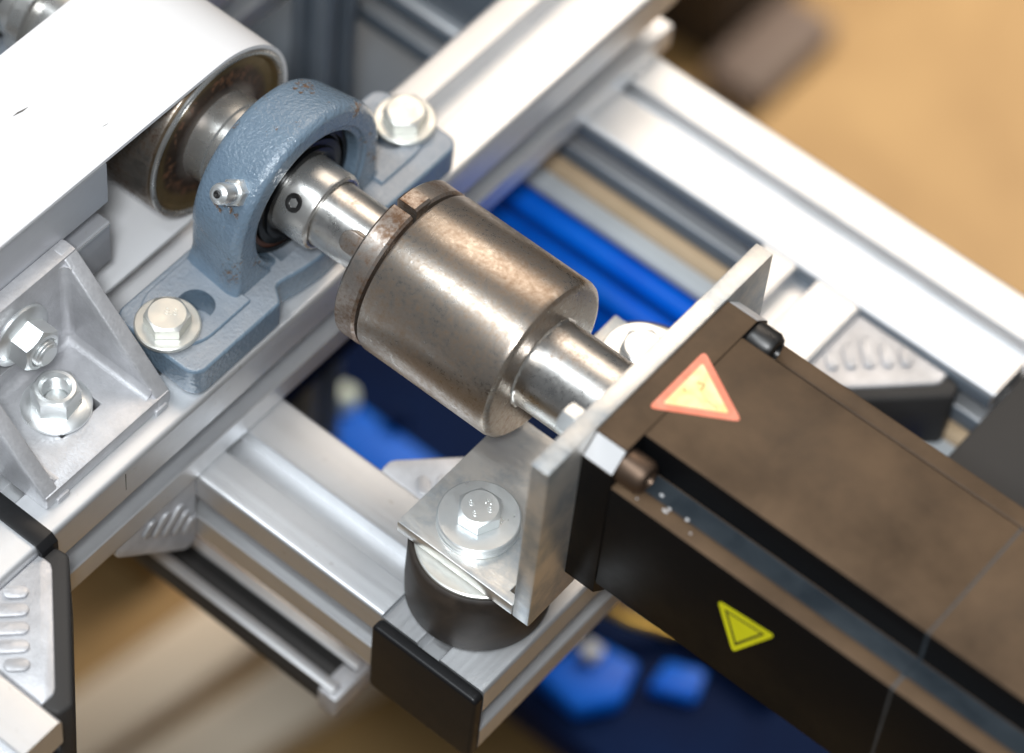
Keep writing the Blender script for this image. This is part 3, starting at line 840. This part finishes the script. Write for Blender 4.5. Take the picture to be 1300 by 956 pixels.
# chips of bare metal along the near ledge
for x, y, a, b in ((191.5, -33.5, 2.2, 1.3), (196.4, -38.2, 2.6, 1.0), (197.0, -36.4, 1.6, 1.2), (203.8, -35.8, 1.7, 1.2), (208, -39.5, 0.8, 0.6), (186.5, -40.5, 0.7, 0.6)):
    zc_ = z0+hw-13.6-(0.35+0.165*max(0.0, y+36.1) if y > -36.6 else 0.0)
    m = MB(); m.prism([(x+a*0.5*math.cos(t_)*random.uniform(.7, 1.1), y+b*0.5*math.sin(t_)*random.uniform(.7, 1.1)) for t_ in [k*PI/4 for k in range(8)]], 2, zc_-0.2, zc_+0.5, 0.12)
    m.obj('bare_chip', BARE, t, False)
# warning stickers
def rtri(P, r, n=5):
    """rounded triangle outline from three 2-D points"""
    out = []; k = len(P)
    for i in range(k):
        a, b, c = Vector(P[i-1]), Vector(P[i]), Vector(P[(i+1) % k])
        u = (a-b).normalized(); v = (c-b).normalized()
        for j in range(n+1):
            s_ = j/n
            p = b+u*r*(1-s_)**2+v*r*s_**2
            out.append((p.x, p.y))
    return out
def shrink(P, f):
    c = (Vector(P[0])+Vector(P[1])+Vector(P[2]))/3
    return [tuple(c+(Vector(p)-c)*f) for p in P]
zt = z0+hw
tri = [(171.3, 13.6), (171.5, -17.6), (198.2, -1.2)]
m = MB(); m.prism(rtri(tri, 2.6), 2, zt+0.02, zt+0.14); st = m.obj('warning_sticker', RED, t, False)
m = MB(); m.prism(rtri(shrink(tri, 0.70), 1.0), 2, zt+0.13, zt+0.20); m.obj('sticker_field', CREAM, st, False)
def stroke(pts, w, z, mt, par, nm):
    for (a, b) in zip(pts, pts[1:]):
        A, B = Vector(a), Vector(b); n = Vector((-(B-A).y, (B-A).x)).normalized()*w
        m = MB(); m.prism([tuple(A+n), tuple(A-n), tuple(B-n), tuple(B+n)], 2, z, z+0.05)
        m.obj(nm, mt, par, False)
stroke([(177.5, 1.5), (179.8, 2.4), (180.4, -0.5)], 0.28, zt+0.18, FADEINK, st, 'faded_symbol')
stroke([(184.0, -2.2), (189.0, -2.4)], 0.16, zt+0.18, FADEINK, st, 'faded_symbol')
stroke([(175.4, -3.6), (176.8, -4.0)], 0.3, zt+0.18, FADEINK, st, 'faded_symbol')
# yellow sticker on the dark side
tri = [(224.6, 47.6), (234.2, 25.0), (248.0, 50.2)]
ys = -hw
m = MB(); m.prism(rtri(tri, 2.4), 1, ys-0.14, ys-0.02); st = m.obj('warning_sticker', YELLOW, t, False)
inner = shrink(tri, 0.64)
def stroke_y(a, b, w):
    A, B = Vector(a), Vector(b); n = Vector((-(B-A).y, (B-A).x)).normalized()*w; e = (B-A).normalized()*w
    m = MB(); m.prism([tuple(A+n-e), tuple(A-n-e), tuple(B-n+e), tuple(B+n+e)], 1, ys-0.20, ys-0.13)
    m.obj('black_border', INK, st, False)
for i in range(3): stroke_y(inner[i], inner[(i+1) % 3], 0.42)
m = MB(); m.box(214, 330, -28, 20, -12.5, -8.6, 0.4)
tag(m.obj('support_strip', BEIGE), 'brown strip under the belly of the black motor', 'strip')

# ------------------------------------------------------------------ things below and behind, out of focus
m = MB(); m.box(-20, 216, 140, 148.8, -86, -82, 0.5); tag(m.obj('grey_rail', PALEGREY), 'pale grey flat rail behind the blue tubes', 'rail')
m = MB(); m.box(-10, 216, 149, 160, -86, -78, 0.5); tag(m.obj('beige_strip', BEIGE), 'beige wooden strip under the rear cross beam', 'strip')
for y, z, r, lab in ((139, -95, 5.6, 'bright blue tube nearest the grey rail'), (127.5, -101, 5.6, 'lower blue tube nearest the short beam')):
    m = MB(); m.lathe([(-30, r), (240, r)], 'x', (0, y, z), 40)
    tag(m.obj('blue_tube', BLUE), lab, 'tube', 'blue tubes')
t = thing('blue_machine', 'dark blue machine casing deep below the beams', 'machine', (30, 260, -800))
m = MB(); m.box(-260, 300, 108, 430, -430, -404, 3); m.obj('casing', NAVY, t, False)
m = MB(); m.box(-200, 240, 300, 420, -800, -430.5, 3); m.obj('pedestal', NAVY, t, False)
m = MB(); m.box(-175, -36, 148, 180, -403.9, -390, 4); m.obj('cover', BLUE, t, False)
m = MB(); m.prism([(56, 118), (84, 116), (97, 134), (90, 156), (64, 152)], 2, -403.9, -392, 3, 3); m.obj('cover', BLUE, t, False)
m = MB(); m.prism([(100, 150), (122, 160), (116, 176), (98, 168)], 2, -403.9, -396, 2, 2); m.obj('cover', BLUE, t, False)
m = MB(); m.box(66, 76, 138, 147, -391.9, -384, 2); m.obj('block', PALEGREY, t, False)
m = MB(); m.tube([(48, 160, -396), (60, 168, -390), (74, 170, -390), (92, 182, -396)], 3.5); m.obj('hose', BRASS, t, False)
m = MB(); m.box(84, 150, 184, 196, -403.9, -392, 2); m.obj('ledge', BLACK, t, False)
m = MB(); m.lathe([(0, 6), (6, 6), (8, 4)], 'z', (-84, 184, -390.2), 24); m.obj('screw', NAVY, t, False)
m = MB(); m.lathe([(0, 6.5), (8, 6.5), (11, 4.5)], 'z', (-111, 174, -389.9), 24)
tag(m.obj('nylon_fitting', NYLON), 'pale round fitting glowing out of focus beside the front cross beam', 'fitting')
m = MB(); m.tube([(-150, 166, -386), (-136, 172, -372), (-124, 166, -370), (-116, 152, -382)], 6.5)
tag(m.obj('brass_elbow', BRASS), 'yellowish brass elbow in the shadow under the main beam', 'fitting')
m = MB(); m.box(-15, 110, 76, 150, -122, -116, 1); tag(m.obj('blue_sheet', BLUE), 'deep blue sheet below the two blue tubes', 'sheet')
m = MB(); m.box(-82, -56, -14, 8, -75, -60, 1); tag(m.obj('orange_plug', ORANGE), 'small orange plug glimpsed between white tray and bearing block', 'plug')
m = MB(); m.box(-100, -30, -30, 120, -170, -150, 1); tag(m.obj('navy_panel', NAVY), 'navy panel in the gap beside the bearing block', 'panel')

# rear left: post and panels
t = thing('upright_post', 'blurred slate grey upright post behind the belt roller', 'post', (-94, 128, -300))
m = MB(); m.prism(section(-104, -84, 118, 138, 1.5, right=(124.5, 131.5, 5), bottom=(-97.5, -90.5, 5)), 2, -400, 90); m.obj('profile', SLATE, t, False)
m = MB(); m.box(-240, -27, 158, 230, -46.6, -4, 2); tag(m.obj('slate_cover', SLATE), 'slate grey cover standing on the rear beam behind the bearing block', 'cover')
m = MB(); m.box(-300, -24, 60, 230, -132, -126, 1); tag(m.obj('slate_board', SLATE), 'flat slate board lying below the belt roller around the upright post', 'board')
m = MB(); m.box(223, 280, 96, 206, -320, -48, 2); tag(m.obj('dark_post', DARKPLASTIC), 'dark grey post at the right edge next to the rear beam end', 'post')
